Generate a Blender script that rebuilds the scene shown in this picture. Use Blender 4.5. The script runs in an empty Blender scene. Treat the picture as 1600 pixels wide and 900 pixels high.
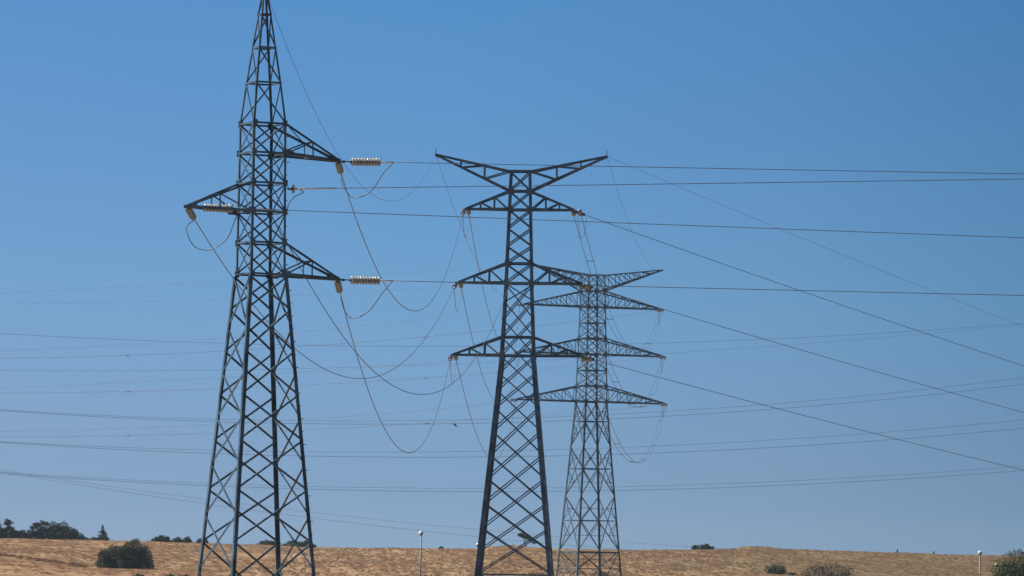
import bpy, bmesh, math, random
from mathutils import Vector, Matrix, noise
R = math.radians
rnd = random.Random(7)
C = bpy.context.scene.collection
SC = bpy.context.scene

# ------------------------------------------------------------------ camera, sky, sun, exposure
FOC = 7700.0          # focal length in pixels of the 1600 px wide photograph
ROLL = R(0.85)        # the photographer held the camera slightly tilted
HY = 890.0            # row of the camera-level horizon
cam = bpy.data.cameras.new('camera'); camo = bpy.data.objects.new('camera', cam); C.objects.link(camo)
cam.sensor_width = 36; cam.lens = 36*FOC/1600; cam.shift_y = (HY-450)/1600
cam.clip_start = 1; cam.clip_end = 20000
camo.rotation_euler = (R(90), -ROLL, 0)
cam.dof.use_dof = True; cam.dof.focus_distance = 165; cam.dof.aperture_fstop = 6.3
SC.camera = camo

HAZE = .00007
SUN_EL, SUN_AZ = 47.0, -72.0      # azimuth from the view direction (+Y), negative = to the left
SKY_TINT = [(0, (.65, .695, .70)), (.10, (.66, .72, .74)), (.22, (.71, .815, .81)), (.31, (.72, .885, .90)), (.47, (.68, .965, 1.0)), (.91, (.505, .96, 1.13))]
SKY_HIGH = [(0, (1, 1, 1)), (.15, (1, 1, 1)), (.55, (.50, .55, .60)), (1, (.42, .48, .55))]
SKY_SIDE = [(0, (1.07, .98, .98)), (.272, (1, 1, 1)), (.45, (.93, .925, .93)), (.61, (.71, .785, .81)), (1, (.66, .73, .76))]
world = bpy.data.worlds.new('World'); SC.world = world; world.use_nodes = True
wt = world.node_tree; wt.nodes.clear()
wo = wt.nodes.new('ShaderNodeOutputWorld'); bg = wt.nodes.new('ShaderNodeBackground')
sky = wt.nodes.new('ShaderNodeTexSky'); sky.sky_type = 'NISHITA'; sky.sun_disc = False
sky.sun_elevation = R(SUN_EL); sky.sun_rotation = R(SUN_AZ)
sky.altitude = 600; sky.air_density = 1.0; sky.dust_density = 0.6; sky.ozone_density = 2.0
tc = wt.nodes.new('ShaderNodeTexCoord'); mp = wt.nodes.new('ShaderNodeMapping')
mp.inputs['Location'].default_value = (0, 0, 0.17); mp.inputs['Scale'].default_value = (1, 1, 2.6)
hsv = wt.nodes.new('ShaderNodeHueSaturation'); hsv.inputs['Saturation'].default_value = 1.0
L = wt.links.new
L(tc.outputs['Generated'], mp.inputs[0]); L(mp.outputs[0], sky.inputs[0]); L(sky.outputs[0], hsv.inputs['Color'])
# clear-day tint of the sky by height above the horizon, and a little darker away from the sun
sx = wt.nodes.new('ShaderNodeSeparateXYZ'); L(tc.outputs['Generated'], sx.inputs[0])
def sky_ramp(src, lo, hi, stops):
    mr = wt.nodes.new('ShaderNodeMapRange'); mr.inputs[1].default_value = lo; mr.inputs[2].default_value = hi; L(src, mr.inputs[0])
    r = wt.nodes.new('ShaderNodeValToRGB'); e = r.color_ramp.elements
    e[0].position, e[0].color = stops[0][0], (*stops[0][1], 1); e[1].position, e[1].color = stops[-1][0], (*stops[-1][1], 1)
    for p, c in stops[1:-1]: q = e.new(p); q.color = (*c, 1)
    L(mr.outputs[0], r.inputs[0]); return r.outputs[0]
def sky_mul(a, b):
    m = wt.nodes.new('ShaderNodeMix'); m.data_type = 'RGBA'; m.blend_type = 'MULTIPLY'; m.inputs[0].default_value = 1
    L(a, m.inputs[6]); L(b, m.inputs[7]); return m.outputs[2]
tint = sky_ramp(sx.outputs[2], 0, .125, SKY_TINT)
side = sky_ramp(sx.outputs[0], -.11, .25, SKY_SIDE)
high = sky_ramp(sx.outputs[2], 0, 1, SKY_HIGH)
L(sky_mul(sky_mul(sky_mul(hsv.outputs[0], tint), side), high), bg.inputs[0]); L(bg.outputs[0], wo.inputs[0])
bg.inputs[1].default_value = 0.10
sun = bpy.data.lights.new('sun', 'SUN'); suno = bpy.data.objects.new('sun', sun); C.objects.link(suno)
sun.energy = 5.0; sun.angle = R(0.53); sun.color = (1, .95, .87)
sd = Vector((math.sin(R(SUN_AZ))*math.cos(R(SUN_EL)), math.cos(R(SUN_AZ))*math.cos(R(SUN_EL)), math.sin(R(SUN_EL))))
suno.rotation_euler = sd.to_track_quat('Z', 'Y').to_euler()
vs = SC.view_settings; vs.view_transform = 'Standard'; vs.look = 'None'; vs.exposure = 0.35; vs.gamma = 1
SC.render.engine = 'CYCLES'
SC.cycles.max_bounces = 4; SC.cycles.volume_bounces = 0

# ------------------------------------------------------------------ helpers
def V(px, py, d):
    """real point at distance d seen in the photograph at (px, py)"""
    sx, sy = px-800, HY-py
    return Vector(((sx*math.cos(ROLL)-sy*math.sin(ROLL))/FOC*d, d, (sx*math.sin(ROLL)+sy*math.cos(ROLL))/FOC*d))

def tag(o, label=None, cat=None, group=None, kind=None):
    if label: o['label'] = label
    if cat: o['category'] = cat
    if group: o['group'] = group
    if kind: o['kind'] = kind
    return o

def empty(name, loc, label, cat, group=None):
    o = bpy.data.objects.new(name, None); o.location = loc; o.empty_display_size = .5; C.objects.link(o)
    return tag(o, label, cat, group)

class MB:
    def __init__(s): s.v = []; s.f = []; s.t = []
    def quadstrip(s, ra, rb):
        n = len(ra)
        for i in range(n): s.f.append((ra[i], ra[(i+1) % n], rb[(i+1) % n], rb[i]))
    def ring(s, pts):
        k = len(s.v); s.v += [Vector(p) for p in pts]; return list(range(k, k+len(pts)))
    def prism(s, base, top):
        a = s.ring(base); b = s.ring(top); s.quadstrip(a, b)
        s.f.append(tuple(reversed(a))); s.f.append(tuple(b))
    def lbar(s, p0, p1, u, v, w, t, off=0.0, offv=0.0):
        """angle-section steel bar, heel on p0-p1, flanges along u and v"""
        d = (p1-p0)
        if d.length < 1e-6: return
        d.normalize()
        u = (u-d*u.dot(d)).normalized(); v = (v-d*v.dot(d)); v = (v-u*v.dot(u)).normalized()
        cs = [(0, 0), (w, 0), (w, t), (t, t), (t, w), (0, w)]
        A = [p0+u*(a+off)+v*(b+offv) for a, b in cs]; B = [p1+u*(a+off)+v*(b+offv) for a, b in cs]
        a = s.ring(A); b = s.ring(B); s.quadstrip(a, b)
        for r in (a, b): s.f.append((r[0], r[1], r[2], r[3])); s.f.append((r[0], r[3], r[4], r[5]))
    def brace(s, p0, p1, n, w, t, inset=0.0):
        d = (p1-p0).normalized(); u = n.cross(d).normalized()
        s.lbar(p0, p1, u, -n, w, t, off=-w/2, offv=inset)
    def bar(s, p0, p1, w):
        d = (p1-p0).normalized(); a = Vector((0, 0, 1)) if abs(d.z) < .9 else Vector((1, 0, 0))
        u = d.cross(a).normalized(); v = u.cross(d).normalized()
        s.lbar(p0, p1, u, v, w, w*.16, off=-w/2, offv=-w/2)
    def tube(s, pts, r, n=6, caps=True):
        prev = None
        for i, p in enumerate(pts):
            d = (pts[min(i+1, len(pts)-1)]-pts[max(i-1, 0)]).normalized()
            a = Vector((0, 0, 1)) if abs(d.z) < .95 else Vector((0, 1, 0))
            u = d.cross(a).normalized(); w = u.cross(d).normalized()
            rr = r[i] if isinstance(r, (list, tuple)) else r
            k = s.ring([p+u*math.cos(2*math.pi*j/n)*rr+w*math.sin(2*math.pi*j/n)*rr for j in range(n)])
            if prev: s.quadstrip(prev, k)
            elif caps: s.f.append(tuple(reversed(k)))
            prev = k
        if caps: s.f.append(tuple(prev))
    def lathe(s, p, d, prof, n=12):
        """prof: (along, radius) pairs along direction d from p"""
        s.tube2([(p+d*a, r) for a, r in prof], d, n)
    def tube2(s, pr, d, n):
        a = Vector((0, 0, 1)) if abs(d.z) < .95 else Vector((0, 1, 0))
        u = d.cross(a).normalized(); w = u.cross(d).normalized(); prev = None
        for p, r in pr:
            k = s.ring([p+u*math.cos(2*math.pi*j/n)*r+w*math.sin(2*math.pi*j/n)*r for j in range(n)])
            if prev: s.quadstrip(prev, k)
            else: s.f.append(tuple(reversed(k)))
            prev = k
        s.f.append(tuple(prev))
    def plate(s, pts, n, t):
        s.prism([p-n*t/2 for p in pts], [p+n*t/2 for p in pts])
    def build(s, name, mat, parent=None, origin=None, smooth=False):
        if parent is not None:
            o0 = parent.location.copy()
            q = parent.parent
            while q: o0 += q.location; q = q.parent
        else: o0 = Vector(origin) if origin is not None else Vector((0, 0, 0))
        me = bpy.data.meshes.new(name); me.from_pydata([tuple(p-o0) for p in s.v], [], s.f)
        me.materials.append(mat); me.update()
        if s.t:
            at = me.attributes.new('tone', 'FLOAT', 'FACE')
            at.data.foreach_set('value', s.t)
        bm = bmesh.new(); bm.from_mesh(me)
        if not s.t: bmesh.ops.recalc_face_normals(bm, faces=bm.faces)
        bm.to_mesh(me); bm.free()
        if smooth:
            for p in me.polygons: p.use_smooth = True
        o = bpy.data.objects.new(name, me); C.objects.link(o)
        if parent is not None: o.parent = parent
        else: o.location = o0
        return o

def lerp(a, b, t): return a+(b-a)*t

# ------------------------------------------------------------------ materials
def mat(name, col, rough=.6, metal=0.0, var=0.0, scale=3.0, col2=None, spec=.5, trans=0.0):
    m = bpy.data.materials.new(name); m.use_nodes = True; nt = m.node_tree
    b = nt.nodes['Principled BSDF']; b.inputs['Roughness'].default_value = rough; b.inputs['Metallic'].default_value = metal
    b.inputs['Specular IOR Level'].default_value = spec
    if trans: b.inputs['Transmission Weight'].default_value = trans
    if var or col2:
        t = nt.nodes.new('ShaderNodeTexCoord'); n = nt.nodes.new('ShaderNodeTexNoise'); r = nt.nodes.new('ShaderNodeValToRGB')
        n.inputs['Scale'].default_value = scale; n.inputs['Detail'].default_value = 6
        c2 = col2 or tuple(c*(1+var) for c in col)
        c1 = col if col2 else tuple(c*(1-var) for c in col)
        r.color_ramp.elements[0].color = (*c1, 1); r.color_ramp.elements[1].color = (*c2, 1)
        r.color_ramp.elements[0].position = .35; r.color_ramp.elements[1].position = .65
        nt.links.new(t.outputs['Object'], n.inputs[0]); nt.links.new(n.outputs[0], r.inputs[0]); nt.links.new(r.outputs[0], b.inputs[0])
    else: b.inputs[0].default_value = (*col, 1)
    return m

def leafmat(name, c0, c1, c2, rough=.6):
    m = bpy.data.materials.new(name); m.use_nodes = True; nt = m.node_tree; b = nt.nodes['Principled BSDF']
    a = nt.nodes.new('ShaderNodeAttribute'); a.attribute_name = 'tone'; r = nt.nodes.new('ShaderNodeValToRGB')
    e = r.color_ramp.elements; e[0].color = (*c0, 1); e[1].color = (*c2, 1); x = e.new(.5); x.color = (*c1, 1)
    nt.links.new(a.outputs['Fac'], r.inputs[0]); nt.links.new(r.outputs[0], b.inputs[0])
    b.inputs['Roughness'].default_value = rough; b.inputs['Specular IOR Level'].default_value = .25
    return m

STEEL = mat('galvanised_steel', (.052, .102, .145), .5, 0.0, .6, 1.6)
STEEL_OLD = mat('weathered_steel', (.044, .088, .125), .6, 0.0, .5, .8)
HARD = mat('dark_fittings', (.05, .052, .056), .5, .3)
ALU = mat('bright_aluminium', (.80, .80, .80), .3, .5)
WIRE = mat('aged_conductor', (.13, .16, .19), .5, .2)
WIRE_FAR = mat('old_dull_conductor', (.10, .105, .11), .55, .2)
WIRE_SUNLIT = mat('sunlit_pale_conductor', (.66, .84, 1.0), .4, 0)  # sun glint on the leftward wires, put into a pale blue-white base colour
GLASS = mat('insulator_glass', (.62, .66, .64), .12, 0, spec=.8, trans=.6)
CERAM = mat('insulator_ceramic', (.25, .29, .34), .2, 0, spec=.7)
CAP = mat('insulator_cap', (.07, .07, .075), .5, .4)
POLE = mat('painted_pole', (.105, .11, .12), .45, .3, .15, 4)
LAMPW = mat('white_lamp_shell', (.82, .84, .86), .3)
LAMPD = mat('dark_lamp_underside', (.06, .065, .07), .4)
BARK = mat('bark', (.10, .075, .055), .9, 0, .4, 6)
L_DARK = leafmat('dark_evergreen_leaves', (.009, .021, .010), (.024, .050, .020), (.065, .11, .042))
L_OLIVE = leafmat('olive_leaves', (.03, .042, .014), (.08, .098, .032), (.18, .19, .075))
L_OAK = leafmat('holm_oak_leaves', (.015, .024, .010), (.045, .066, .025), (.125, .165, .070))
L_DRY = leafmat('dry_shrub_leaves', (.055, .052, .022), (.12, .108, .05), (.24, .205, .10))
L_STUB = leafmat('straw', (.19, .098, .048), (.285, .172, .086), (.37, .25, .132), .8)
_nt = L_STUB.node_tree; _b = _nt.nodes['Principled BSDF']; _t = _nt.nodes.new('ShaderNodeBsdfTranslucent'); _m = _nt.nodes.new('ShaderNodeMixShader')
_m.inputs[0].default_value = .5; _o = next(n for n in _nt.nodes if n.type == 'OUTPUT_MATERIAL')
_nt.links.new(_b.inputs[0].links[0].from_socket, _t.inputs[0]); _nt.links.new(_b.outputs[0], _m.inputs[1]); _nt.links.new(_t.outputs[0], _m.inputs[2]); _nt.links.new(_m.outputs[0], _o.inputs[0])
BIRD = mat('dark_feathers', (.02, .02, .022), .7)

# ------------------------------------------------------------------ terrain
RIDGE = [(-600, 834), (-100, 840), (0, 841), (100, 843), (200, 845), (300, 848), (400, 851), (500, 855), (600, 856), (700, 857), (745, 857),
         (770, 853.5), (800, 851.5), (830, 855), (880, 857.5), (1000, 859), (1100, 858.5), (1140, 857), (1170, 853.5), (1190, 853.5),
         (1225, 857.5), (1300, 860), (1400, 863), (1500, 866.5), (1600, 868), (1800, 874), (2300, 880)]
RY = 950.0
def ridge_z(x):
    px = 800+FOC*x/RY
    if px <= RIDGE[0][0]: y = RIDGE[0][1]
    elif px >= RIDGE[-1][0]: y = RIDGE[-1][1]; px = RIDGE[-1][0]
    else:
        for (a, ya), (b, yb) in zip(RIDGE, RIDGE[1:]):
            if a <= px <= b:
                t = (px-a)/(b-a); t = t*t*(3-2*t); y = ya+(yb-ya)*t; break
    px = max(px, RIDGE[0][0])
    return V(px, y, RY).z
def ground_z(x, y):
    g = -2.0+.12*noise.noise(Vector((x*.01, y*.01, 3)))
    if y <= 600: return g
    zr = ridge_z(x*RY/max(y, 700) if y < RY else x)
    t = (y-610)/(RY-610)
    if t < 0: return g
    if t <= 1:
        s = t if t > .12 else (t*t/.12*.5+t*.5)
        k = g+(zr-g)*s
        k += (.10*noise.noise(Vector((x*.25, y*.05, 0)))+.06*noise.noise(Vector((x*.9, y*.12, 7))))*min(1, t*5)
        return k
    return zr-(y-RY)*.006 if y < 1600 else zr-650*.006-(y-1600)*.004
xs = [-3000, -2000, -1300, -900, -600, -450, -350, -280, -220, -180, -155]+[-135+i*.75 for i in range(361)]+[155, 180, 220, 280, 350, 450, 600, 900, 1300, 2000, 3000]
ys = [-400, -100, 0, 60, 120, 200, 300, 400, 500, 560, 600]+[606+i*4 for i in range(86)]+[952, 956, 960, 970, 985, 1000, 1030, 1060, 1100, 1200, 1400, 1600, 2200, 3000, 4000]
gm = MB(); nx = len(xs)
for y in ys:
    for x in xs: gm.v.append(Vector((x, y, ground_z(x, y))))
for j in range(len(ys)-1):
    for i in range(nx-1):
        k = j*nx+i; gm.f.append((k, k+1, k+nx+1, k+nx))
def field_material():
    m = bpy.data.materials.new('stubble_field'); m.use_nodes = True; nt = m.node_tree; b = nt.nodes['Principled BSDF']
    b.inputs['Roughness'].default_value = .95; b.inputs['Specular IOR Level'].default_value = .1
    t = nt.nodes.new('ShaderNodeTexCoord')
    def nz(sc, rot, scale, det=5, dist=0.0):
        m0 = nt.nodes.new('ShaderNodeMapping'); m0.inputs['Rotation'].default_value = (0, 0, rot)
        mp = nt.nodes.new('ShaderNodeMapping'); mp.inputs['Scale'].default_value = sc
        n = nt.nodes.new('ShaderNodeTexNoise'); n.inputs['Scale'].default_value = scale; n.inputs['Detail'].default_value = det
        n.inputs['Distortion'].default_value = dist
        nt.links.new(t.outputs['Object'], m0.inputs[0]); nt.links.new(m0.outputs[0], mp.inputs[0]); nt.links.new(mp.outputs[0], n.inputs[0]); return n.outputs[0]
    def ramp(src, els):
        r = nt.nodes.new('ShaderNodeValToRGB'); e = r.color_ramp.elements
        e[0].position, e[0].color = els[0][0], (*els[0][1], 1); e[1].position, e[1].color = els[-1][0], (*els[-1][1], 1)
        for p, c in els[1:-1]: q = e.new(p); q.color = (*c, 1)
        nt.links.new(src, r.inputs[0]); return r.outputs[0]
    def mix(f, a, b2, mode='MIX'):
        x = nt.nodes.new('ShaderNodeMix'); x.data_type = 'RGBA'; x.blend_type = mode
        if isinstance(f, float): x.inputs[0].default_value = f
        else: nt.links.new(f, x.inputs[0])
        nt.links.new(a, x.inputs[6]); nt.links.new(b2, x.inputs[7]); return x.outputs[2]
    ROWC = [(.36, (.18, .080, .038)), (.46, (.30, .155, .076)), (.54, (.37, .232, .118)), (.64, (.48, .335, .185))]
    rows = ramp(nz((.38, .011, 1), R(-2.6), 1.0, 5, .9), ROWC)          # tracks running down the middle of the slope
    rows2 = ramp(nz((.10, .05, 1), R(-14), 1.0, 5, .8), ROWC)          # cross-slope swaths on the left
    x = nt.nodes.new('ShaderNodeSeparateXYZ'); nt.links.new(t.outputs['Object'], x.inputs[0])
    mr = nt.nodes.new('ShaderNodeMapRange'); mr.inputs[1].default_value = -70; mr.inputs[2].default_value = -35; nt.links.new(x.outputs[0], mr.inputs[0])
    rows = mix(mr.outputs[0], rows2, rows)
    dry = ramp(nz((.03, .008, 1), R(-6), 1.0, 4, .5), [(.36, (.27, .132, .065)), (.5, (.31, .19, .097)), (.64, (.25, .198, .092))])
    weed = ramp(nz((.04, .010, 1), R(5), 1.0, 4, .5), [(.36, (.160, .093, .043)), (.5, (.15, .112, .050)), (.64, (.112, .102, .040))])
    m2 = nt.nodes.new('ShaderNodeMapRange'); m2.inputs[1].default_value = -45; m2.inputs[2].default_value = 50; nt.links.new(x.outputs[0], m2.inputs[0])
    patches = mix(m2.outputs[0], dry, weed)
    fine = ramp(nz((1.6, .16, 1), R(-5), 1.0, 3), [(.3, (.80, .77, .75)), (.7, (1.14, 1.14, 1.13))])
    m3 = nt.nodes.new('ShaderNodeMapRange'); m3.inputs[1].default_value = 0; m3.inputs[2].default_value = 40; m3.inputs[3].default_value = .42; m3.inputs[4].default_value = .74; nt.links.new(x.outputs[0], m3.inputs[0])
    c = mix(m3.outputs[0], rows, patches); c = mix(.9, c, fine, 'MULTIPLY')
    nt.links.new(c, b.inputs[0])
    bp = nt.nodes.new('ShaderNodeBump'); bp.inputs['Strength'].default_value = .5; bp.inputs['Distance'].default_value = .4
    nt.links.new(nz((2.0, .5, 1), 0, 1.0, 5), bp.inputs['Height']); nt.links.new(bp.outputs[0], b.inputs['Normal'])
    return m
go = gm.build('stubble_field', field_material(), smooth=True)
tag(go, 'harvested stubble field rising to a low ridge', 'field', kind='structure')

# dry stalks standing all over the slope
st = MB()
for i in range(20000):
    y = 640+(RY-640)*rnd.random()**.8; x = rnd.uniform(-.115, .115)*y
    dens = noise.noise(Vector((x*.06, y*.02, 11)))
    if dens < rnd.uniform(-.7, .35): continue
    w = rnd.uniform(.10, .34); l = rnd.uniform(1.0, 5.0); a = rnd.gauss(.05 if x > -38 else .26, .07)
    p = Vector((x, y, ground_z(x, y)+.05)); e = Vector((math.cos(a), math.sin(a), 0)); f = Vector((-math.sin(a), math.cos(a), 0))
    up = Vector((0, 0, (ground_z(x, y+4)-ground_z(x, y-4))/8)); k = len(st.v)
    st.v += [p-e*w, p-f*l-up*l+Vector((0, 0, rnd.uniform(-.03, .03))), p+e*w, p+f*l*.9+up*l+Vector((0, 0, rnd.uniform(0, .06)))]
    st.f.append((k, k+1, k+2, k+3)); st.t.append(min(1, max(0, .46+.6*dens+rnd.gauss(0, .13))))
tag(st.build('dry_stubble', L_STUB), 'flattened dry straw lying all over the field', 'straw', kind='stuff')

# thin summer haze: one closed box round the whole place
hz = MB(); zlo = min(v.z for v in gm.v)-1.0
hz.prism([Vector(p+(zlo,)) for p in ((-3100, -500), (3100, -500), (3100, 4100), (-3100, 4100))], [Vector(p+(38.0,)) for p in ((-3100, -500), (3100, -500), (3100, 4100), (-3100, 4100))])
hm = bpy.data.materials.new('summer_haze'); hm.use_nodes = True; hm.node_tree.nodes.clear()
ho = hm.node_tree.nodes.new('ShaderNodeOutputMaterial'); hv = hm.node_tree.nodes.new('ShaderNodeVolumePrincipled')
hv.inputs['Density'].default_value = HAZE; hv.inputs['Color'].default_value = (.72, .86, 1, 1); hm.node_tree.links.new(hv.outputs[0], ho.inputs['Volume'])
tag(hz.build('haze', hm), 'thin pale summer haze in the air', 'haze', kind='stuff')

# ------------------------------------------------------------------ pylons
def corners(cx, cy, z, s, th):
    a = Vector((math.cos(th), math.sin(th), 0)); b = Vector((-math.sin(th), math.cos(th), 0)); c = Vector((cx, cy, z))
    return [c+(-a-b)*s/2, c+(a-b)*s/2, c+(a+b)*s/2, c+(-a+b)*s/2]     # near, right, far, left

class Tower:
    def __init__(s, name, label, axis, d, th, widths, steel, group=None):
        s.d = d; s.th = th; s.pxm = FOC/d
        s.axis = axis                                  # [(y, px)] two points
        s.widths = widths                              # [(y, px total width)]
        s.steel = steel
        s.k = math.cos(th)+math.sin(th)
        s.x = (s.P(900).x+s.P(300).x)/2
        s.a = Vector((math.cos(th), math.sin(th), 0)); s.b = Vector((-math.sin(th), math.cos(th), 0))
        s.base = Vector((s.x, d, ground_z(s.x, d)))
        s.root = empty(name, s.base, label, 'pylon', group)
        s.faces = [MB() for _ in range(4)]
        s.norm = [-s.b, s.a, s.b, -s.a]
    def P(s, y):
        (y0, x0), (y1, x1) = s.axis
        return V(x0+(x1-x0)*(y-y0)/(y1-y0), y, s.d)
    def z(s, y): return s.P(y).z
    def w(s, y):
        W = s.widths
        if y <= W[0][0]: p = W[0][1]
        elif y >= W[-1][0]: (y0, a), (y1, b) = W[-2:]; p = a+(b-a)*(y-y0)/(y1-y0)
        else:
            for (y0, a), (y1, b) in zip(W, W[1:]):
                if y0 <= y <= y1: p = a+(b-a)*(y-y0)/(y1-y0); break
        return p/s.pxm/s.k
    def c(s, y): return corners(s.x, s.d, s.z(y), s.w(y), s.th)
    def base_y(s):          # photo row of the ground at the tower
        y = 900
        while s.z(y) > s.base.z-.05: y += 1
        return y
    def legs(s, ys, sizes):
        for i in range(4):
            m = MB()
            for y0, y1, wd in zip(ys, ys[1:], sizes):
                p0, p1 = s.c(y0), s.c(y1)
                u = (p1[(i+1) % 4]-p1[i]).normalized(); v = (p1[(i-1) % 4]-p1[i]).normalized()
                m.lbar(p0[i], p1[i], u, v, wd, wd*.13)
            if i == 1 and s.d < 200:              # step bolts up one leg
                z0, z1 = s.base.z+2.5, s.z(194); k = 0
                ylist = [y for y in range(194, 940, 20)]
                for y in ylist:
                    q = s.c(y)[1]; o = (s.a if k % 2 else -s.b); k += 1
                    m.tube([q-s.a*.02+s.b*.02, q+o*.07], .011, 5)
            b = p1[i]
            m.prism([b+Vector((sx*.3, sy*.3, -.25)) for sx, sy in ((-1, -1), (1, -1), (1, 1), (-1, 1))],
                    [b+Vector((sx*.22, sy*.22, .2)) for sx, sy in ((-1, -1), (1, -1), (1, 1), (-1, 1))])
            m.build('leg', s.steel, s.root)
    def diag(s, f, y0, y1, w, both=True, rev=False):
        p0, p1 = s.c(y0), s.c(y1); i, j = f, (f+1) % 4; n = s.norm[f]
        if both or not rev: s.faces[f].brace(p0[i], p1[j], n, w, w*.16, .004)
        if both or rev: s.faces[f].brace(p0[j], p1[i], n, w, w*.16, .004+w*.2)
    def belt(s, y, w, fs=(0, 1, 2, 3)):
        p = s.c(y)
        for f in fs: s.faces[f].brace(p[f], p[(f+1) % 4], s.norm[f], w, w*.16, .002-w*.18)
    def finish(s):
        for m in s.faces: m.build('bracing_panel', s.steel, s.root)
    def arm(s, side, yb, yt, tipdist, ytip, stations, wc, wb, mode='arm', gusset=None, double=False, name='cross_arm'):
        """side +1: arm along +a, -1: along -a; tip at tipdist (m) from the axis"""
        pb, pt = s.c(yb), s.c(yt)
        i, j = ((1, 2) if side > 0 else (0, 3))
        tip = Vector((s.x, s.d, s.z(ytip)))+s.a*tipdist*side
        B = [pb[i], pb[j]]; T = [pt[i], pt[j]]
        sp = .10 if s.d < 200 else .16
        tb = [tip+s.b*(-sp), tip+s.b*sp]; tt = [tip+s.b*(-sp)+Vector((0, 0, wc*.6)), tip+s.b*sp+Vector((0, 0, wc*.6))]
        if mode == 'horn': tt, tb = tb, [p-Vector((0, 0, wc*.5)) for p in tb]
        m = MB(); up = Vector((0, 0, 1)); out = s.a*side
        for q in range(2):
            n = -s.b if q == 0 else s.b
            m.lbar(B[q], tb[q], up, -n, wc, wc*.14, off=-wc*.3)
            m.lbar(T[q], tt[q], -up, -n, wc*.85, wc*.12, off=-wc*.3)
            prevB, prevT = B[q], T[q]
            for f in stations:
                Bq, Tq = lerp(B[q], tb[q], f), lerp(T[q], tt[q], f)
                m.brace(Bq, Tq, n, wb, wb*.16, .003)
                if mode == 'horn': m.brace(prevT, Bq, n, wb, wb*.16, .006+wb*.2)
                else: m.brace(prevB, Tq, n, wb, wb*.16, .006+wb*.2)
                if double: m.brace(prevT, Bq, n, wb*.8, wb*.13, .012+wb*.4)
                prevB, prevT = Bq, Tq
        lastB, lastT = B, T
        for f in stations:
            Bn = [lerp(B[q], tb[q], f) for q in range(2)]; Tn = [lerp(T[q], tt[q], f) for q in range(2)]
            m.brace(Tn[0], Tn[1], up, wb, wb*.16, -wb*.2); m.brace(Bn[0], Bn[1], -up, wb, wb*.16, -wb*.2)
            m.brace(lastT[0], Tn[1], up, wb*.8, wb*.13, wb*.2); m.brace(lastB[0], Bn[1], -up, wb*.8, wb*.13, wb*.2)
            lastB, lastT = Bn, Tn
        arm = m.build(name, s.steel, s.root)
        l = wc*3.4                                 # tip plates
        for q in range(2):
            g = MB(); n = -s.b if q == 0 else s.b
            g.plate([tb[q]+out*.06+n*.012-up*wc*.3, lerp(tb[q], B[q], l/(tb[q]-B[q]).length)+n*.012-up*wc*.3,
                     lerp(tt[q], T[q], l/(tt[q]-T[q]).length)+n*.012+up*wc*.1, tt[q]+out*.06+n*.012], n, .012)
            g.build('tip_plate', s.steel, arm)
        if gusset:
            for q in range(2):
                g = MB(); n = -s.b if q == 0 else s.b; p = B[q]+n*.03; gw = gusset
                g.plate([p-out*gw*.45+up*gw*.55, p+out*gw*.3+up*gw*.55, p+out*gw*1.25-up*gw*.05, p+out*gw*1.2-up*gw*.3, p-out*gw*.45-up*gw*.3], n, .014)
                g.build('gusset_plate', s.steel, arm)
        return tip
    def gusset(s, y, size, fs=(0, 2)):
        p = s.c(y)
        for f in fs:
            n = s.norm[f]; e = (p[(f+1) % 4]-p[f]).normalized(); up = Vector((0, 0, 1))
            for q, sg in ((p[f], 1), (p[(f+1) % 4], -1)):
                m = MB(); o = q+n*.022
                m.plate([o+up*size*.55-e*sg*size*.1, o+up*size*.55+e*sg*size*.6, o+e*sg*size*.85, o-up*size*.5+e*sg*size*.6, o-up*size*.5-e*sg*size*.1], n, .012)
                m.build('gusset_plate', s.steel, s.root)

# --- nearest pylon
T1 = Tower('lattice_pylon', 'tallest nearest lattice pylon with a pointed top and three staggered cross arms', [(900, 399.5), (240, 411)], 140, R(26.2),
           [(-30, 5), (-8, 14), (23, 22), (75, 39), (130, 57), (194, 75), (240, 79), (429, 79.5), (430, 86.5), (900, 189)], STEEL)
by = T1.base_y()
T1.legs([-30, 23, 75, 130, 194, 428, 432, by], [.045, .05, .055, .058, .068, .08, .108])
for y0, y1 in ((23, 75), (75, 130), (130, 194)):          # pointed top: one diagonal per face
    for f in range(4): T1.diag(f, y0, y1, .036, both=False)
for f in range(4): T1.diag(f, -22, 23, .04, both=False)
for y in (23, 75, 130): T1.belt(y, .05)
UP = [194, 240, 287, 332, 380, 429]
for y0, y1 in zip(UP, UP[1:]):
    for f in range(4): T1.diag(f, y0, y1, .042)
for y in UP: T1.belt(y, .055); T1.gusset(y, .17)
A1 = [432, 511, 582, 653, 725, 805, 891, by]; B1 = [432, 484, 549, 617, 688, 765, 847, by-42]
for f, N in ((0, B1), (1, A1), (2, B1), (3, A1)):
    for y0, y1 in zip(N, N[1:]): T1.diag(f, y0, y1, .050 if f in (0, 2) else .058)
T1.finish()
cap = MB(); q = T1.c(-30); cap.prism([p for p in q], [p+Vector((0, 0, .3)) for p in T1.c(-33)])
cap.build('peak_cap', STEEL, T1.root)
CT = math.cos(T1.th)
def d1(px, y): return abs((V(px, y, 140).x-T1.x)/CT)
tipUR = T1.arm(+1, 240, 194, d1(525.5, 247), 246, [.5], .078, .042, gusset=.21)
tipL = T1.arm(-1, 332, 287, d1(296, 331), 329, [.5], .075, .042, gusset=.21)
tipLR = T1.arm(+1, 429, 380, d1(524.5, 432), 432, [.5], .078, .042, gusset=.21)

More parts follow.
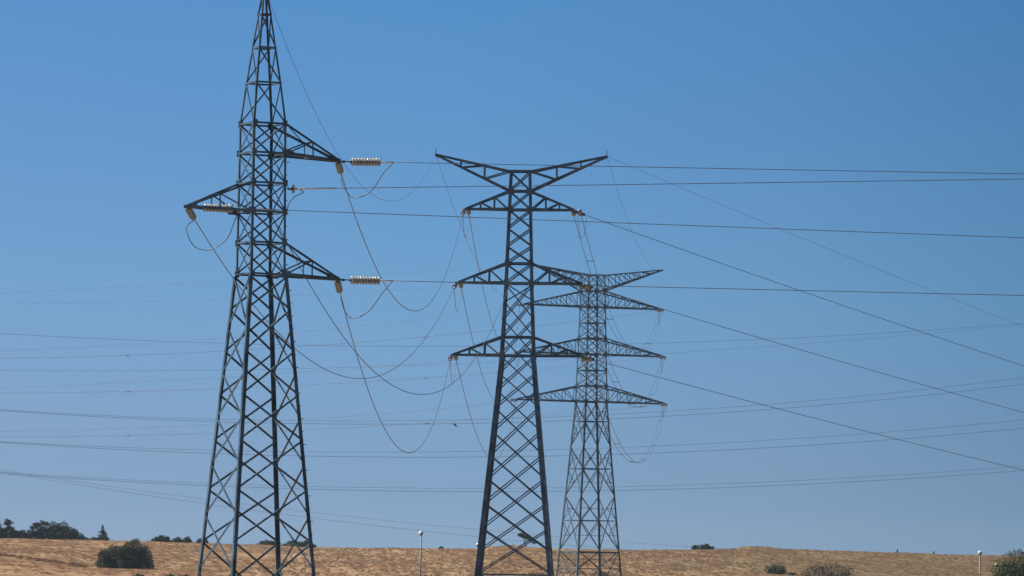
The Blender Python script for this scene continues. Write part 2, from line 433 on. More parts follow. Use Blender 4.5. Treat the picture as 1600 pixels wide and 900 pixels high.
# --- middle pylon
T2 = Tower('lattice_pylon', 'middle lattice pylon with three pairs of arms and two upswept horns', [(900, 804.5), (270, 813)], 270, R(-2.4),
           [(268, 31.5), (299, 32.5), (328, 34), (412, 40), (443, 42), (556, 52), (900, 115)], STEEL)
by2 = T2.base_y()
T2.legs([268, 443, 556, by2], [.13, .15, .22])
for y0, y1 in ((268, 299), (299, 328), (328, 357), (357, 385), (385, 412), (412, 443)):
    for f in range(4): T2.diag(f, y0, y1, .075)
ND = [443, 471, 499, 527, 556, 583, 610, 637, 674, 711, 748, 787, 826, 862, 898]
for f in range(4):
    for i in range(len(ND)-2): T2.diag(f, ND[i], ND[i+2], .066)
    T2.diag(f, ND[0], ND[1], .07, both=False); T2.diag(f, 898, by2, .09)
for y in (268, 299, 328, 412, 443, 527, 556, 898): T2.belt(y, .09)
for y in (299, 328, 412, 443, 556): T2.gusset(y, .32)
def d2(px, y): return abs(V(px, y, 270).x-T2.x)/math.cos(T2.th)
ST = [.34, .66]
t2 = {}
for lv, yb, yt, xl, yl, xr, yr in (('upper', 328, 299, 728, 327, 897, 329), ('middle', 443, 412, 716, 442, 909, 445), ('lower', 556, 527, 708, 556, 912, 559)):
    t2[lv, -1] = T2.arm(-1, yb, yt, d2(xl, yl), yb+.3, ST, .115, .07)
    t2[lv, 1] = T2.arm(+1, yb, yt, d2(xr, yr), yb+.3, ST, .115, .07)
hornL2 = T2.arm(-1, 299, 268, d2(681, 241), 242.5, ST, .11, .07, 'horn', name='earth_wire_horn')
hornR2 = T2.arm(+1, 299, 268, d2(948, 244), 242.5, ST, .11, .07, 'horn', name='earth_wire_horn')
T2.finish()
for h in (hornL2, hornR2):
    m = MB(); m.tube([h, h+Vector((0, 0, .32))], .02); m.build('horn_spike', STEEL, T2.root)

# --- far pylon
T3 = Tower('lattice_pylon', 'farthest palest lattice pylon, broadest, with drooping twin cables', [(900, 923), (430, 925)], 560, R(24.4),
           [(430, 38), (480, 42), (554, 46), (628, 50.6), (698, 64), (775, 78), (860, 93.5), (895, 101)], STEEL_OLD)
by3 = T3.base_y()
T3.legs([430, 628, by3], [.15, .20])
NU = [430, 455, 480, 505, 529, 554, 579, 603, 628]
for y0, y1 in zip(NU, NU[1:]):
    for f in range(4): T3.diag(f, y0, y1, .085)
NL = [628, 698, 775, 860, by3]
def hmid(T, y0, y1, ym, w):      # thin secondary bracing in a tall panel
    for f in range(4):
        pm = T.c(ym); p0 = T.c(y0); p1 = T.c(y1); i, j = f, (f+1) % 4; n = T.norm[f]
        mid = (pm[i]+pm[j])/2
        for q, o in ((i, j), (j, i)):
            for a, yy in ((p0, (y0+ym)/2), (p1, (y1+ym)/2)):
                pq = T.c(yy); e = lerp(a[q], mid, .5)
                T.faces[f].brace(pq[q], e, n, w, w*.16, .02); T.faces[f].brace(pm[q], e, n, w, w*.16, .03)
for y0, y1 in zip(NL, NL[1:]):
    w0, w1 = T3.w(y0), T3.w(y1); ym = y0+(y1-y0)*w0/(w0+w1)
    for f in range(4): T3.diag(f, y0, y1, .10)
    T3.belt(ym, .10); hmid(T3, y0, y1, ym, .06)
for y in NU: T3.belt(y, .12 if y in (430, 455, 505, 579) else .16)
T3.belt(863, .18)
for y in (455, 480, 529, 554, 603, 628): T3.gusset(y, .45)
def d3(px, y): return abs(V(px, y, 560).x-T3.x)/math.cos(T3.th)
S3 = [.17, .34, .5, .66, .82]; t3 = {}
for lv, yb, yt, xl, yl, xr, yr in (('upper', 480, 455, 818, 479, 1034, 484), ('middle', 554, 529, 812, 553, 1038, 557), ('lower', 628, 603, 806, 627, 1040, 632)):
    t3[lv, -1] = T3.arm(-1, yb, yt, d3(xl, yl), yb, S3, .16, .08)
    t3[lv, 1] = T3.arm(+1, yb, yt, d3(xr, yr), yb, S3, .16, .08)
hornL3 = T3.arm(-1, 455, 430, d3(838, 418), 418, S3, .15, .08, 'horn', name='earth_wire_horn')
hornR3 = T3.arm(+1, 455, 430, d3(1036, 418), 417, S3, .15, .08, 'horn', name='earth_wire_horn')
T3.finish()

# ------------------------------------------------------------------ insulators, wires, jumpers
def span(a, b, sag, n=48):
    return [lerp(a, b, i/n)-Vector((0, 0, 4*sag*(i/n)*(1-i/n))) for i in range(n+1)]
def wire(name, pts, r, label, group=None, m=WIRE, cat='wire'):
    mb = MB(); mb.tube(pts, r, 6)
    o = mb.build(name, m, None, pts[0], smooth=True); tag(o, label, cat, group); return o
def disc_profile(r, p):
    return [(0, r*.22), (p*.30, r*.30), (p*.34, r*.75), (p*.55, r), (p*.70, r*.98), (p*.62, r*.5), (p*.8, r*.2), (p, r*.2)]
def insulator(a, d, n, r, pitch, lead, tail, label, group, detailed=False, glass=None, sep=0.0):
    """insulator string from a along d: link, discs, dead-end clamp; returns the point where the wire starts"""
    glass = glass or GLASS; d = d.normalized()
    root = empty('insulator_string', a, label, 'insulator', group)
    side = d.cross(Vector((0, 0, 1))).normalized()
    offs = [0] if not sep else [-sep/2, sep/2]
    for o in offs:
        p = a+side*o; e = p+d*(lead+n*pitch)
        m = MB(); m.tube([a, p+d*lead*.5, p+d*lead] if o else [p, p+d*lead], r*.14, 6)
        m.lathe(p+d*lead*.35, d, [(0, r*.22), (lead*.12, r*.34), (lead*.24, r*.22)], 8)
        m.build('link_rod', HARD, root)
        if detailed:
            for k in range(n):
                q = MB(); q.lathe(p+d*(lead+k*pitch), d, disc_profile(r, pitch), 18)
                dd = q.build('insulator_disc', glass, root, smooth=True)
                c = MB(); c.lathe(p+d*(lead+k*pitch-pitch*.12), d, [(0, r*.26), (pitch*.1, r*.38), (pitch*.38, r*.42), (pitch*.44, r*.3)], 10)
                c.build('disc_cap', CAP, dd, smooth=True)
        else:
            q = MB()
            for k in range(n): q.lathe(p+d*(lead+k*pitch), d, disc_profile(r, pitch), 10)
            q.build('disc_string', glass, root, smooth=True)
        c = MB(); c.tube([e, e+d*tail], [r*.2, r*.17], 8); c.build('dead_end_clamp', ALU, root, smooth=True)
    return a+d*(lead+n*pitch+tail)

# wires of the nearest pylon leaving to the right
G1 = 'wires leaving the nearest pylon to the right'
def right_phase(tip, y1, yend, lab_w, lab_i, n=10, lead=.40, tail=.42):
    end = V(1600, yend-5, 150); end = end+(end-tip)*4.0
    e = insulator(tip, end-tip, n, .125, .091, lead, tail, lab_i, 'insulator strings of the nearest pylon', True)
    w = span(e, end, .15, 60)
    wire('overhead_wire', w, .0105, lab_w, G1)
    return e
eUR = right_phase(tipUR, 252, 272, 'highest thin wire running right from the top arm of the nearest pylon', 'glass insulator string pointing right from the top arm of the nearest pylon')
eL = right_phase(tipL, 338, 372, 'third wire down, running right from the left arm of the nearest pylon', 'glass insulator string under the left arm of the nearest pylon', 10, .47, 1.3)
eLR = right_phase(tipLR, 437, 462, 'lowest of the four wires running right from the nearest pylon', 'glass insulator string pointing right from the bottom arm of the nearest pylon')
p0 = T1.c(296)[1]+T1.norm[0]*.02
eC = right_phase(p0, 297, 280, 'second wire down, leaving the mast of the nearest pylon to the right', 'short insulator with one disc fixed to the mast of the nearest pylon', 1, .13, 1.3)

# wires from the nearest pylon to the middle one
G2 = 'sagging wires between the nearest and middle pylons'
def phase12(tip, tip2, sag, lab, labi, labi2):
    dirA = Vector((tip2-tip)); L = dirA.length; dA = (dirA/L-Vector((0, 0, 4*sag/L))).normalized()
    dB = (-dirA/L-Vector((0, 0, 4*sag/L))).normalized()
    e = insulator(tip, dA, 10, .10, .14, .18, .45, labi, 'insulator strings of the nearest pylon', True, CERAM)
    f = insulator(tip2, dB, 9, .13, .14, .25, .4, labi2, 'insulator strings of the middle pylon', False, CERAM)
    wire('overhead_wire', span(e, f, sag*.93), .0145, lab, G2)
    return e, f
e1, f1 = phase12(tipUR, t2['upper', -1]-Vector((.12, 0, 0)), 4.95, 'sagging wire from the top right arm of the nearest pylon to the middle pylon', 'beige insulator string hanging at the tip of the nearest pylon top arm', 'insulator string at the middle pylon upper left arm facing the nearest pylon')
e2, f2 = phase12(tipL, t2['middle', -1]-Vector((.12, 0, 0)), 5.1, 'sagging wire from the left arm of the nearest pylon, passing behind its mast', 'beige insulator string hanging at the tip of the nearest pylon left arm', 'insulator string at the middle pylon middle left arm facing the nearest pylon')
e3, f3 = phase12(tipLR, t2['lower', -1]-Vector((.12, 0, 0)), 5.2, 'most deeply sagging wire, from the bottom arm of the nearest pylon', 'beige insulator string hanging at the tip of the nearest pylon bottom arm', 'insulator string at the middle pylon lower left arm facing the nearest pylon')
p = lerp(T1.c(352)[1], T1.c(352)[2], .5); p2 = V(803, 425, 268.6)
wire('overhead_wire', span(p, p2, 5.7), .0145, 'sagging wire from the mast of the nearest pylon up to the middle pylon mast', G2)
wire('earth_wire', span(T1.P(-14), hornL2, 4.1), .008, 'very thin earth wire from the nearest pylon tip to the middle pylon left horn', 'earth wires')

# jumper loops of the nearest pylon
def loop(pts, r, lab, grp, m=WIRE):
    out = []
    P = [pts[0]]+pts+[pts[-1]]
    for i in range(1, len(P)-2):
        for k in range(8):
            t = k/8; a, b, c, d = P[i-1:i+3]
            out.append(.5*((2*b)+(c-a)*t+(2*a-5*b+4*c-d)*t*t+(3*b-a-3*c+d)*t**3))
    out.append(pts[-1]); return wire('jumper_cable', out, r, lab, grp, m, 'cable')
GJ = 'jumper cables of the nearest pylon'
def jl(a, pxs, b, lab):
    n = len(pxs)+1; loop([a]+[V(x, y, a.y+(b.y-a.y)*(i+1)/n) for i, (x, y) in enumerate(pxs)]+[b], .014, lab, GJ)
jl(eUR, [(598, 272), (583, 295), (566, 307), (550, 308), (538, 294), (532, 277)], e1, 'jumper loop hanging under the top right insulators of the nearest pylon')
jl(eL-Vector((1.05, 0, 0)), [(364, 352), (356, 371), (340, 385), (322, 391), (304, 385), (294, 369), (292, 353)], e2, 'round jumper loop hanging under the left arm of the nearest pylon')
jl(eLR, [(598, 457), (580, 482), (562, 495), (547, 496), (537, 482), (532, 462)], e3, 'jumper loop hanging under the bottom right insulators of the nearest pylon')
jl(eC-Vector((1.15, 0, 0)), [(474, 300), (461, 307), (452, 317), (447, 333)], p, 'short jumper curving from the mast insulator of the nearest pylon')

# twin bundles between the middle and far pylons
def bundle(a, b, sag, sep, r, lab, grp, nsp, m=WIRE, n=48):
    root = empty('twin_conductor', a, lab, 'wire', grp)
    s = (b-a).cross(Vector((0, 0, 1))).normalized()*sep/2
    c = span(a, b, sag, n)
    for q in (-1, 1):
        mb = MB(); mb.tube([p+s*q for p in c], r, 6); mb.build('conductor', m, root, smooth=True)
    for k in range(nsp):
        i = int((k+.6)/nsp*n); i = min(max(i, 1), n-1); mb = MB(); d = (c[i+1]-c[i-1]).normalized()
        mb.tube([c[i]-s*1.12, c[i]+s*1.12], r*1.1, 6)
        for q in (-1, 1): mb.tube([c[i]+s*q-d*.12, c[i]+s*q+d*.12], r*2.0, 6)
        mb.build('spacer', HARD, root)
    return c
words = {1: 'right', -1: 'left'}
for lv in ('upper', 'middle', 'lower'):
    for sd_ in (-1, 1):
        A, B = t2[lv, sd_]+Vector((.12, 0, 0)), t3[lv, sd_]; sag = 6.3; Lh = B-A; ln = Lh.length
        dA = Lh/ln-Vector((0, 0, 4*sag/ln)); dB = -Lh/ln-Vector((0, 0, 4*sag/ln))
        e = insulator(A, dA, 9, .13, .14, .25, .35, f'{"double" if sd_ > 0 else "single"} insulator string at the middle pylon {lv} {words[sd_]} arm facing the far pylon', 'insulator strings of the middle pylon', False, CERAM, .36 if sd_ > 0 else 0.0)
        f = insulator(B, dB, 12, .14, .15, .3, .4, f'{"double" if sd_ > 0 else "single"} insulator string at the far pylon {lv} {words[sd_]} arm facing the middle pylon', 'insulator strings of the far pylon', False, CERAM, .4 if sd_ > 0 else 0.0)
        if sd_ < 0: wire('overhead_wire', span(e, f, sag*.96), .02, f'drooping wire between the {lv} left arms of the middle and far pylons', 'wires between the middle and far pylons')
        else: bundle(e, f, sag*.96, .4, .017, f'drooping twin cable between the {lv} {words[sd_]} arms of the middle and far pylons', 'wires between the middle and far pylons', 6)
        if sd_ < 0:
            g = {'upper': f1, 'middle': f2, 'lower': f3}[lv]; mid = (e+g)/2-Vector((0, 0, 1.3))
            loop([g, lerp(g, mid, .55)-Vector((0, 0, .35)), mid, lerp(mid, e, .45)-Vector((0, 0, .35)), e], .014, f'narrow jumper loop hanging below the {lv} left arm of the middle pylon', 'jumper cables of the middle pylon')
        t2[lv, sd_, 'e'] = e; t3[lv, sd_, 'e'] = f
# wires of the middle pylon leaving to the right
for lv, yend, ymid, xm in (('upper', 567, 444, 1238), ('middle', 640, 555, 1290), ('lower', 730, 641, 1245)):
    A = t2[lv, 1]-Vector((.1, 0, 0)); end = V(1600, yend-12, 330); mid = V(xm, ymid, 270+60*.45)
    end2 = end+(end-A)*1.6
    e = insulator(A, (end2-A)-Vector((0, 0, 1.0)), 10, .085, .13, .2, .3, f'insulator string reaching right from the {lv} right arm of the middle pylon', 'insulator strings of the middle pylon', False, CAP)
    wire('overhead_wire', span(e, end2, .75), .017, f'slanting wire falling to the right from the {lv} right arm of the middle pylon', 'slanting wires leaving the middle pylon to the right')
    g = t2[lv, 1, 'e']; m1 = lerp(e, g, .5)-Vector((0, 0, 1.25))
    loop([e, lerp(e, m1, .5)-Vector((0, 0, .45)), m1, lerp(m1, g, .5)-Vector((0, 0, .40)), g], .013, f'jumper loop hanging below the {lv} right arm of the middle pylon', 'jumper cables of the middle pylon')
end = V(1600, 493, 330); wire('earth_wire', span(hornR2, end+(end-hornR2)*1.6, .8), .0075, 'very thin earth wire slanting right from the middle pylon right horn', 'earth wires')
wire('earth_wire', span(hornL2, hornL3, 5.6), .011, 'very thin earth wire from the middle pylon left horn to the far pylon', 'earth wires')
wire('earth_wire', span(hornR2, hornR3, 2.0), .011, 'very thin earth wire from the middle pylon right horn to the far pylon', 'earth wires')

# conductors of the far pylon leaving to the left
def through(pxs, d0, d1, x0, x1, n=60):
    """smooth real curve whose ends lie at distances d0, d1; quadratic through three sighted points"""
    (xa, ya), (xb, yb), (xc, yc) = pxs; out = []
    for i in range(n+1):
        x = x0+(x1-x0)*i/n; d = d0+(d1-d0)*i/n
        y = ya*(x-xb)*(x-xc)/((xa-xb)*(xa-xc))+yb*(x-xa)*(x-xc)/((xb-xa)*(xb-xc))+yc*(x-xa)*(x-xb)/((xc-xa)*(xc-xb))
        out.append(V(x, y, d))
    return out
G3 = 'pale cables leaving the far pylon to the left'
for lv, sd_, pts in (('upper', 1, [(1008, 489), (680, 525), (0, 560)]), ('middle', 1, [(1010, 560), (670, 590), (0, 614)]), ('lower', 1, [(1012, 635), (672, 661), (0, 683)]),
                     ('upper', -1, [(790, 483), (578, 508), (0, 548)]), ('middle', -1, [(785, 556), (574, 574), (0, 606)]), ('lower', -1, [(780, 630), (480, 655), (0, 674)])):
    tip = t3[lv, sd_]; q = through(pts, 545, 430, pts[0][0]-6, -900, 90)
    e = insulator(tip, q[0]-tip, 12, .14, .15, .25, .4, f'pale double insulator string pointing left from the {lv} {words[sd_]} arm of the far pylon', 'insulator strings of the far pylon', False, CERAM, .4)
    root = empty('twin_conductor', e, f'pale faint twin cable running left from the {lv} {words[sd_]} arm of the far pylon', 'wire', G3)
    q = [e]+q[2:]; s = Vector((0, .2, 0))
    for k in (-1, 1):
        mb = MB(); mb.tube([p+s*k for p in q], .013 if sd_ > 0 else .008, 6); mb.build('conductor', WIRE_SUNLIT, root, smooth=True)
    for xs_ in ((203, 668) if sd_ > 0 else ()):
        best = min(q, key=lambda p: abs(p.x/p.y*FOC+800-xs_)); mb = MB()
        mb.tube([best-s*1.1, best+s*1.1], .022, 6)
        for k in (-1, 1): mb.tube([best+s*k-Vector((.16, 0, .03)), best+s*k+Vector((.16, 0, -.03))], .034, 6)
        mb.build('spacer', POLE, root)
    g = t3[lv, sd_, 'e']; m1 = lerp(e, g, .5)-Vector((0, 0, 1.5))
    loop([e, lerp(e, m1, .5)-Vector((0, 0, .5)), m1, lerp(m1, g, .5)-Vector((0, 0, .5)), g], .018, f'jumper loop hanging below the {lv} {words[sd_]} arm of the far pylon', 'jumper cables of the far pylon', WIRE_FAR)
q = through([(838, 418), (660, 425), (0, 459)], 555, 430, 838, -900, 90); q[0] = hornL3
wire('earth_wire', q, .012, 'pale earth wire running left from the far pylon left horn', 'earth wires', WIRE_SUNLIT)
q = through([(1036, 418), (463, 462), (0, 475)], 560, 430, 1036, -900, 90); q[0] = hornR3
wire('earth_wire', q, .012, 'pale earth wire running left from the far pylon right horn', 'earth wires', WIRE_SUNLIT)

# the line crossing the whole view behind the pylons
G4 = 'dark wires of the line crossing behind the pylons'
BACK = [([(0, 521), (760, 541), (1600, 505)], .022, 'topmost faint dark wire crossing the whole view behind the pylons'),
        ([(0, 578.5), (463, 576), (900, 560)], .016, 'second faint dark wire from the top, crossing behind the pylons'),
        ([(0, 641.5), (760, 661), (1600, 600)], .030, 'dark wire crossing behind, lower one of the upper pair'),
        ([(0, 640), (760, 655), (1600, 590)], .024, 'dark wire crossing behind, upper one of the upper pair'),
        ([(0, 691), (760, 714), (1600, 669)], .030, 'dark wire crossing behind, lower one of the middle pair'),
        ([(0, 690), (760, 705), (1600, 656)], .024, 'dark wire crossing behind, upper one of the middle pair'),
        ([(0, 740), (700, 768), (1600, 735)], .030, 'dark wire crossing behind, lower one of the lowest level pair'),
        ([(0, 738), (700, 763), (1600, 728)], .022, 'dark wire crossing behind, upper one of the lowest level pair'),
        ([(0, 737), (320, 787), (740, 838)], .022, 'dark wire falling to the right behind, lower one of its pair'),
        ([(0, 734.5), (320, 780), (740, 827)], .018, 'dark wire falling to the right behind, upper one of its pair')]
for i, (pts, r, lab) in enumerate(BACK):
    x1 = 2500 if pts[2][0] == 1600 else (1150 if i > 7 else 1600)
    wire('overhead_wire', through(pts, 600, 735, -800, x1), r*.82, lab, G4, WIRE_FAR)

# ------------------------------------------------------------------ trees and bushes
def crown(mb, blobs, n, size, shell=.7):
    tot = sum(b[3]*b[4]*b[5] for b in blobs if len(b) == 6); acc = []; 
    for b in blobs: acc += [b]*max(1, int(round(300*(b[6] if len(b) > 6 else b[3]*b[4]*b[5]/tot))))
    for i in range(n):
        bx, by_, bz, rx, ry, rz = rnd.choice(acc)[:6]
        v = Vector((rnd.gauss(0, 1), rnd.gauss(0, 1), rnd.gauss(0, 1))).normalized(); k = shell+(1-shell)*rnd.random() if rnd.random() < .8 else rnd.uniform(.1, 1.12)
        k *= 1+.35*noise.noise(Vector((v.x*2.2+bx, v.y*2.2+by_, v.z*2.2+bz)))
        p = Vector((bx+v.x*rx*k, by_+v.y*ry*k, bz+v.z*rz*k))
        if p.z < .05: continue
        q = Vector((rnd.gauss(0, 1), rnd.gauss(0, 1), rnd.gauss(0, 1))).normalized(); nrm = (v*.7+q).normalized()
        u = nrm.cross(Vector((q.y, -q.x, q.z+.3))).normalized(); w = nrm.cross(u); s = size*rnd.uniform(.55, 1.25)
        t0 = len(mb.v)
        mb.v += [p-u*s*.5, p-w*s*.33, p+u*s*.55, p+w*s*.33]; mb.f.append((t0, t0+1, t0+2, t0+3))
        mb.t.append(min(1, max(0, .45+.35*noise.noise(p*.8+Vector((bx, 0, 9)))+.55*noise.noise(Vector((bx*7.3, by_*7.3, bz*7.3)))+rnd.gauss(0, .2))))
def plant(name, cat, px, py_base, d, blobs, n, size, m, label, group=None, trunk_h=1.0, tr=.12, base=None, limbs=4):
    b = V(px, py_base, d); z = ground_z(b.x, d) if base is None else base
    o = Vector((b.x, d, z)); root = empty(name, o, label, cat, group)
    c = MB(); crown(c, blobs, n, size); c.v = [p+o for p in c.v]; c.build('crown', m, root)
    t = MB(); top = max(blobs, key=lambda q: q[2]); tp = o+Vector((top[0]*.5, top[1]*.5, trunk_h))
    t.tube([o-Vector((0, 0, .3)), lerp(o, tp, .5)+Vector((tr*.4, 0, 0)), tp], [tr*1.3, tr, tr*.75], 8)
    for q in sorted(blobs, key=lambda q: -q[3]*q[4]*q[5])[:limbs]:
        e = o+Vector((q[0], q[1], q[2])); t.tube([tp-Vector((0, 0, .1)), lerp(tp, e, .5)+Vector((0, 0, .1)), e], [tr*.6, tr*.4, tr*.15], 6)
    t.build('trunk', BARK, root, smooth=True)
    return root
def lumps(w, h, n, ex=.5, low=.0, flat=1.0, r=None, prof=None):
    """clump centres filling a dome of width w and height h; prof = height share at five places across"""
    prof = prof or (.55, .85, 1.0, .9, .6); out = []; r = (r or .30)*h
    for i in range(n*2):
        fx = (i+.5)/(n*2)+rnd.uniform(-.06, .06); fx = min(.99, max(.01, fx)); k = fx*4; a = min(3, int(k)); H = h*lerp(prof[a], prof[a+1], k-a)
        x = (fx-.5)*(w-1.5*r); y = rnd.uniform(-1, 1)*.30*w*math.sqrt(max(.05, 1-(2*fx-1)**2)); rr = r*rnd.uniform(.65, 1.1)
        z = low+max(H-rr*flat-low, .02)*(1-rnd.random()**(.45 if i % 2 else 2.2))
        out.append((x, y, max(z, rr*.45 if low < .01 else low), rr, rr*1.1, rr*flat))
    out.append((0, 0, h*.36, w*.38, w*.24, h*.36, .30))                # dense heart of the plant
    return out
GT = 'trees along the ridge'
DR = 985.0; K = FOC/DR          # 7.8 px per metre on the ridge
def rt(px0, px1, ptop, pridge, n, size, m, label, name='ridge_tree', cat='tree', nl=9, flat=.8, low=0, trunk=None, d=DR, r=None, prof=None):
    w = (px1-px0)/(FOC/d); px = (px0+px1)/2; b = V(px, pridge, d); gz = ground_z(b.x, d)
    h = V(px, ptop, d).z-gz
    return plant(name, cat, px, pridge, d, lumps(w, h, nl, low=low*h, flat=flat, r=r, prof=prof), int(n*1.5), size, m, label, GT, (trunk or .4)*h, .03*h+.06)
rt(-22, 6, 810, 841, 1500, .42, L_DARK, 'dark tree cut off at the left edge on the ridge')
rt(3, 23, 809, 841, 900, .3, L_DARK, 'small flat topped pine standing over the low bush at far left', 'pine_tree', 'pine', 6, .5, .45, .7, r=.16)
rt(-14, 52, 823, 841, 3600, .34, L_DARK, 'wide low dark bush at the far left on the ridge', 'ridge_bush', 'bush', 14, .8)
rt(43, 80, 810, 842, 2600, .32, L_DARK, 'dark layered pine beside the big round tree on the ridge', 'pine_tree', 'pine', 10, .45, .0, .8, r=.2, prof=(.5, .8, 1, .98, .9))
rt(64, 124, 813, 843, 5200, .34, L_DARK, 'biggest round dark tree on the left ridge', nl=16, r=.27, prof=(.75, .95, 1, .9, .6))
rt(102, 138, 826, 844, 1900, .32, L_DARK, 'lower rounded tree leaning against the right side of the biggest tree', nl=8, prof=(.9, 1, .8, .5, .3))
rt(130, 168, 838, 844.5, 700, .32, L_DARK, 'low strip of bush at the foot of the small conifer', 'ridge_bush', 'bush', 8, .8)
# the small conifer
b = V(160, 844, DR); z = ground_z(b.x, DR); o = Vector((b.x, DR, z)); root = empty('conifer', o, 'small pointed conifer alone on the left ridge', 'conifer', GT)
h = V(160, 821, DR).z-z; c = MB(); blobs = []
for i in range(12):
    f = i/11; rr = 1.5*(1-f)**1.1+.10
    for k in range(4): a = rnd.uniform(0, 6.28)+k*1.6; blobs.append((math.cos(a)*rr*.5, math.sin(a)*rr*.5, h*(.08+.9*f), rr*.6+.05, rr*.5+.05, .16))
crown(c, [q for q in blobs for _ in range(1)], 2000, .26, .3); c.v = [p+o for p in c.v]; c.build('crown', L_DARK, root)
t = MB(); t.tube([o, o+Vector((0, 0, h*1.02))], [.14, .02], 8); t.build('trunk', BARK, root)
rt(236, 270, 836, 848, 1700, .34, L_DARK, 'rounded bush left in the short row on the ridge beside the nearest pylon', 'ridge_bush', 'bush', 9, .8)
rt(266, 288, 839, 849, 800, .32, L_DARK, 'lower middle bush of the short row on the ridge', 'ridge_bush', 'bush', 7, .8)
rt(283, 302, 835.5, 849, 1000, .32, L_DARK, 'pointed bush at the right end of the short row on the ridge', 'ridge_bush', 'bush', 7, .95, prof=(.5, .7, 1, .6, .4))
rt(303, 326, 838, 850, 800, .32, L_DARK, 'bush seen behind the left leg of the nearest pylon', 'ridge_bush', 'bush', 7, .8)
rt(400, 440, 841.5, 853, 1700, .34, L_DARK, 'bush framed between the middle legs of the nearest pylon', 'ridge_bush', 'bush', 9, .75)
rt(438, 494, 842, 854.5, 2200, .34, L_DARK, 'wide bush behind the right leg of the nearest pylon', 'ridge_bush', 'bush', 13, .75)
rt(684, 696, 852.5, 857, 250, .28, L_DARK, 'tiny dark bush alone on the ridge between the near and middle pylons', 'ridge_bush', 'bush', 5, .8)
rt(1077, 1116, 848.5, 859, 1500, .32, L_DARK, 'low dark bush alone on the ridge right of the far pylon', 'ridge_bush', 'bush', 10, .75)
# wind-bent tree behind the middle pylon
b = V(824, 856, DR); z = ground_z(b.x, DR); h = V(824, 835, DR).z-z
plant('windswept_tree', 'tree', 824, 856, DR, [(-1.3, 0, h*.96, .7, .6, .36), (-.6, 0, h*.86, .8, .6, .36), (.2, 0, h*.74, .7, .5, .30), (.9, 0, h*.58, .6, .5, .24), (1.3, 0, h*.42, .45, .5, .18)], 1300, .28, L_DARK,
      'small windswept tree seen through the legs of the middle pylon', GT, h*.55, .10)
# plants on the slope
def slope(px, pyb, d, w_px, h_px, n, size, m, label, nl=16, flat=.85, name='bush', cat='bush', group=None, r=None, extra=(), prof=None):
    w, h = w_px/(FOC/d), h_px/(FOC/d)
    return plant(name, cat, px, pyb, d, lumps(w, h, nl, flat=flat, r=r, prof=prof), n, size, m, label, group, h*.35, .12, base=V(px, pyb, d).z)
def depth_at(px, py):     # where the sight line meets the slope
    d = 560.0
    while d < 945:
        p = V(px, py, d)
        if p.z <= ground_z(p.x, d): return d
        d += 1
    return 940
dB = depth_at(195, 888)
slope(194.5, 891, dB, 94, 51, 26000, .19, L_OAK, 'large dark rounded bush standing alone on the left of the field', 46, .95, 'holm_oak_bush', 'bush', r=.165, prof=(.52, .80, .80, 1.06, .62))
for px, pb, wp, hp, n, m, lab in ((1213, 897, 36, 20, 2200, L_OAK, 'small dark bush low on the right of the field'),
                                  (1297, 905, 92, 31, 4200, L_DRY, 'wide olive brown shrub at the bottom edge right of the field'),
                                  (1238, 899, 16, 6, 300, L_OAK, 'tiny dark tuft right beside the small dark bush'),
                                  (216, 903, 22, 8, 500, L_OLIVE, 'green tuft just below the large rounded bush'),
                                  (266, 903, 16, 7, 350, L_OLIVE, 'green tuft between the large bush and the nearest pylon'),
                                  (290, 904, 18, 8, 350, L_OLIVE, 'green tuft close to the left foot of the nearest pylon'),
                                  (943, 908, 34, 15, 900, L_DARK, 'dark bush at the foot of the far pylon'),
                                  (672, 906, 60, 9, 700, L_DRY, 'dry brown weeds at the foot of the slender lamp post')):
    slope(px, pb, depth_at(px, pb), wp, hp, n, .17, m, lab, 12, .75, 'shrub', 'shrub', 'shrubs scattered on the field')
ws = MB()                                # weedy balk left unploughed across the slope
wd = [depth_at(-30+165*f/20, 863+23*f/20) for f in range(21)]
for i in range(1500):
    f = rnd.random(); px = -30+165*f
    if noise.noise(Vector((px*.09, 4, 4))) < -.05: continue
    k = min(19, int(f*20)); dd = lerp(wd[k], wd[k+1], f*20-k)+rnd.gauss(0, 3)
    b = V(px, 870, dd); z = ground_z(b.x, dd)-.04; p = Vector((b.x, dd, z)); hh = rnd.uniform(.1, .42)
    for q in range(3):
        a = rnd.uniform(0, 3.14); w = rnd.uniform(.08, .2); k = len(ws.v); o = p+Vector((rnd.uniform(-.3, .3), rnd.uniform(-.8, .8), 0))
        ws.v += [o-Vector((math.cos(a)*w, math.sin(a)*w, 0)), o+Vector((math.cos(a)*w, math.sin(a)*w, 0)), o+Vector((rnd.uniform(-.15, .15), 0, hh))]
        ws.f.append((k, k+1, k+2)); ws.t.append(min(1, max(0, rnd.gauss(.25, .25))))
tag(ws.build('dry_weeds', L_STUB), 'strip of dry brown weeds across the left of the field', 'weeds', kind='stuff')
# big tree at the right edge, standing nearer
d = 430.0; b = V(1592, 920, d); gz = ground_z(b.x, d); h = V(1590, 850, d).z-gz; w = 98/(FOC/d)
plant('broadleaf_tree', 'tree', 1595, 920, d, lumps(w, h, 30, flat=.95, r=.22, prof=(.70, .92, 1, .95, .7)), 24000, .13, L_OLIVE, 'dense green tree cut off at the right edge of the picture', None, h*.45, .14)

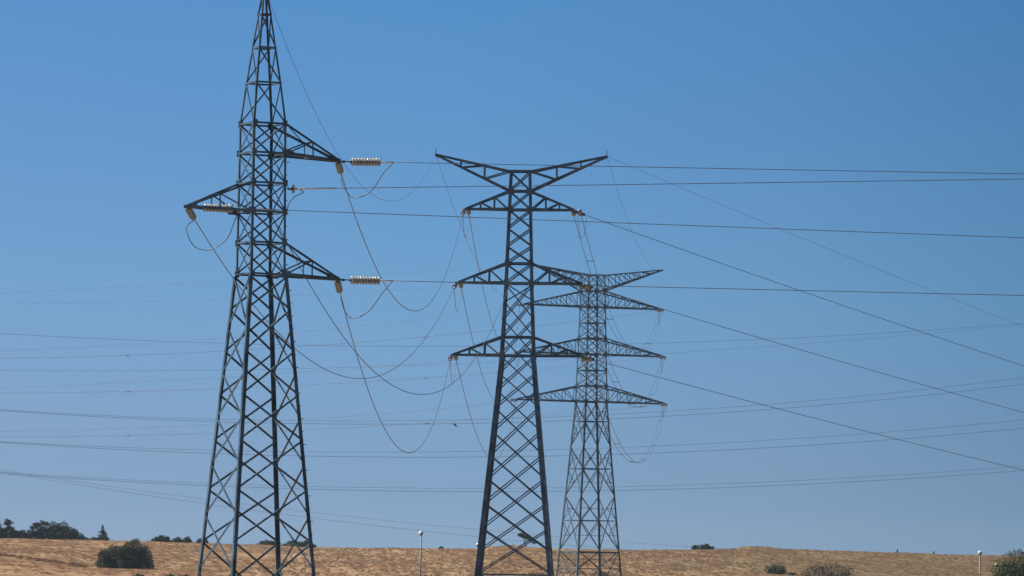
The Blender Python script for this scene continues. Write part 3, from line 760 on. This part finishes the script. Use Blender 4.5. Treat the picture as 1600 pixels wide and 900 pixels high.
# ------------------------------------------------------------------ lamp posts
def lamp(px, ptop, d, tilt, label, hw=.25, ball=True):
    p = V(px, ptop, d); gz = ground_z(p.x, d); base = Vector((p.x, d, gz)); top = p.z
    root = empty('lamp_post', base, label, 'lamp post', 'lamp posts in front of the field')
    m = MB(); hz = top-gz-hw*1.5
    m.tube([base-Vector((0, 0, .2)), base+Vector((0, 0, 1.0)), base+Vector((0, 0, 1.05)), base+Vector((0, 0, hz))], [.11, .105, .075, .055], 10)
    m.build('pole', POLE, root, smooth=True)
    ax = Vector(tilt).normalized(); c = base+Vector((0, 0, hz+hw*.55))
    prof = [(hw*math.sin(R(a))*(1.0 if ball else .55), hw*math.cos(R(a))) for a in range(0, 91, 15)]
    s = MB(); s.lathe(c, ax, [(-hw*.12, hw*.97)]+prof, 18); s.build('lamp_shade', LAMPW, root, smooth=True)
    u = MB(); u.lathe(c-ax*hw*.13, -ax, [(0, hw*.93), (hw*.25, hw*.78), (hw*.55, hw*.5), (hw*.75, hw*.2)], 18); u.build('lamp_bowl', LAMPD, root, smooth=True)
    return root
lamp(658, 829.5, 420, (-.72, -.12, .68), 'tallest slender lamp post with a white head, between the near and middle pylons', .21)
lamp(747.5, 846.5, 470, (-.1, 0, 1), 'lamp post half hidden by the left leg of the middle pylon', .26, False)
lamp(1531.5, 860.5, 430, (-.72, -.12, .68), 'lamp post with a round white head near the right edge tree', .20)
lamp(1557.5, 878.5, 450, (-.05, 0, 1), 'shortest lamp post with a flat white cap touching the right edge tree', .22, False)
# thin marker stakes on the ridge
for px, top in ((1402, 858.5), (1459, 861.5)):
    b = V(px, 866, 948); m = MB(); o = Vector((b.x, 948, ground_z(b.x, 948)-.1)); m.tube([o, V(px, top, 948)], .16, 6)
    tag(m.build('marker_stake', BARK, None, o), f'dark stub on the right ridge, {"taller left one" if px < 1430 else "shorter right one"} of two', 'stake', 'stubs on the ridge')

# ------------------------------------------------------------------ a bird
c = V(711, 664, 260); m = MB()
X = Vector((.8, .2, -.5)).normalized()
m.lathe(c-X*.10, X, [(0, .012), (.03, .03), (.08, .045), (.14, .04), (.18, .022), (.2, .026), (.23, .02), (.26, .004)], 10)
Y = Vector((-.2, .9, .2)).normalized(); n = X.cross(Y).normalized()
for s in (-1, 1):
    a = c+X*.03; m.plate([a+Y*s*.02-X*.05, a+Y*s*.13-X*.06+n*.04, a+Y*s*.24-X*.09+n*.02, a+Y*s*.13+X*.01+n*.04, a+Y*s*.02+X*.05], n, .008)
m.plate([c-X*.09-Y*.012, c-X*.18-Y*.04, c-X*.18+Y*.04, c-X*.09+Y*.012], n, .008)
tag(m.build('bird', BIRD, None, c), 'small dark bird flying between the nearest and middle pylons', 'bird')
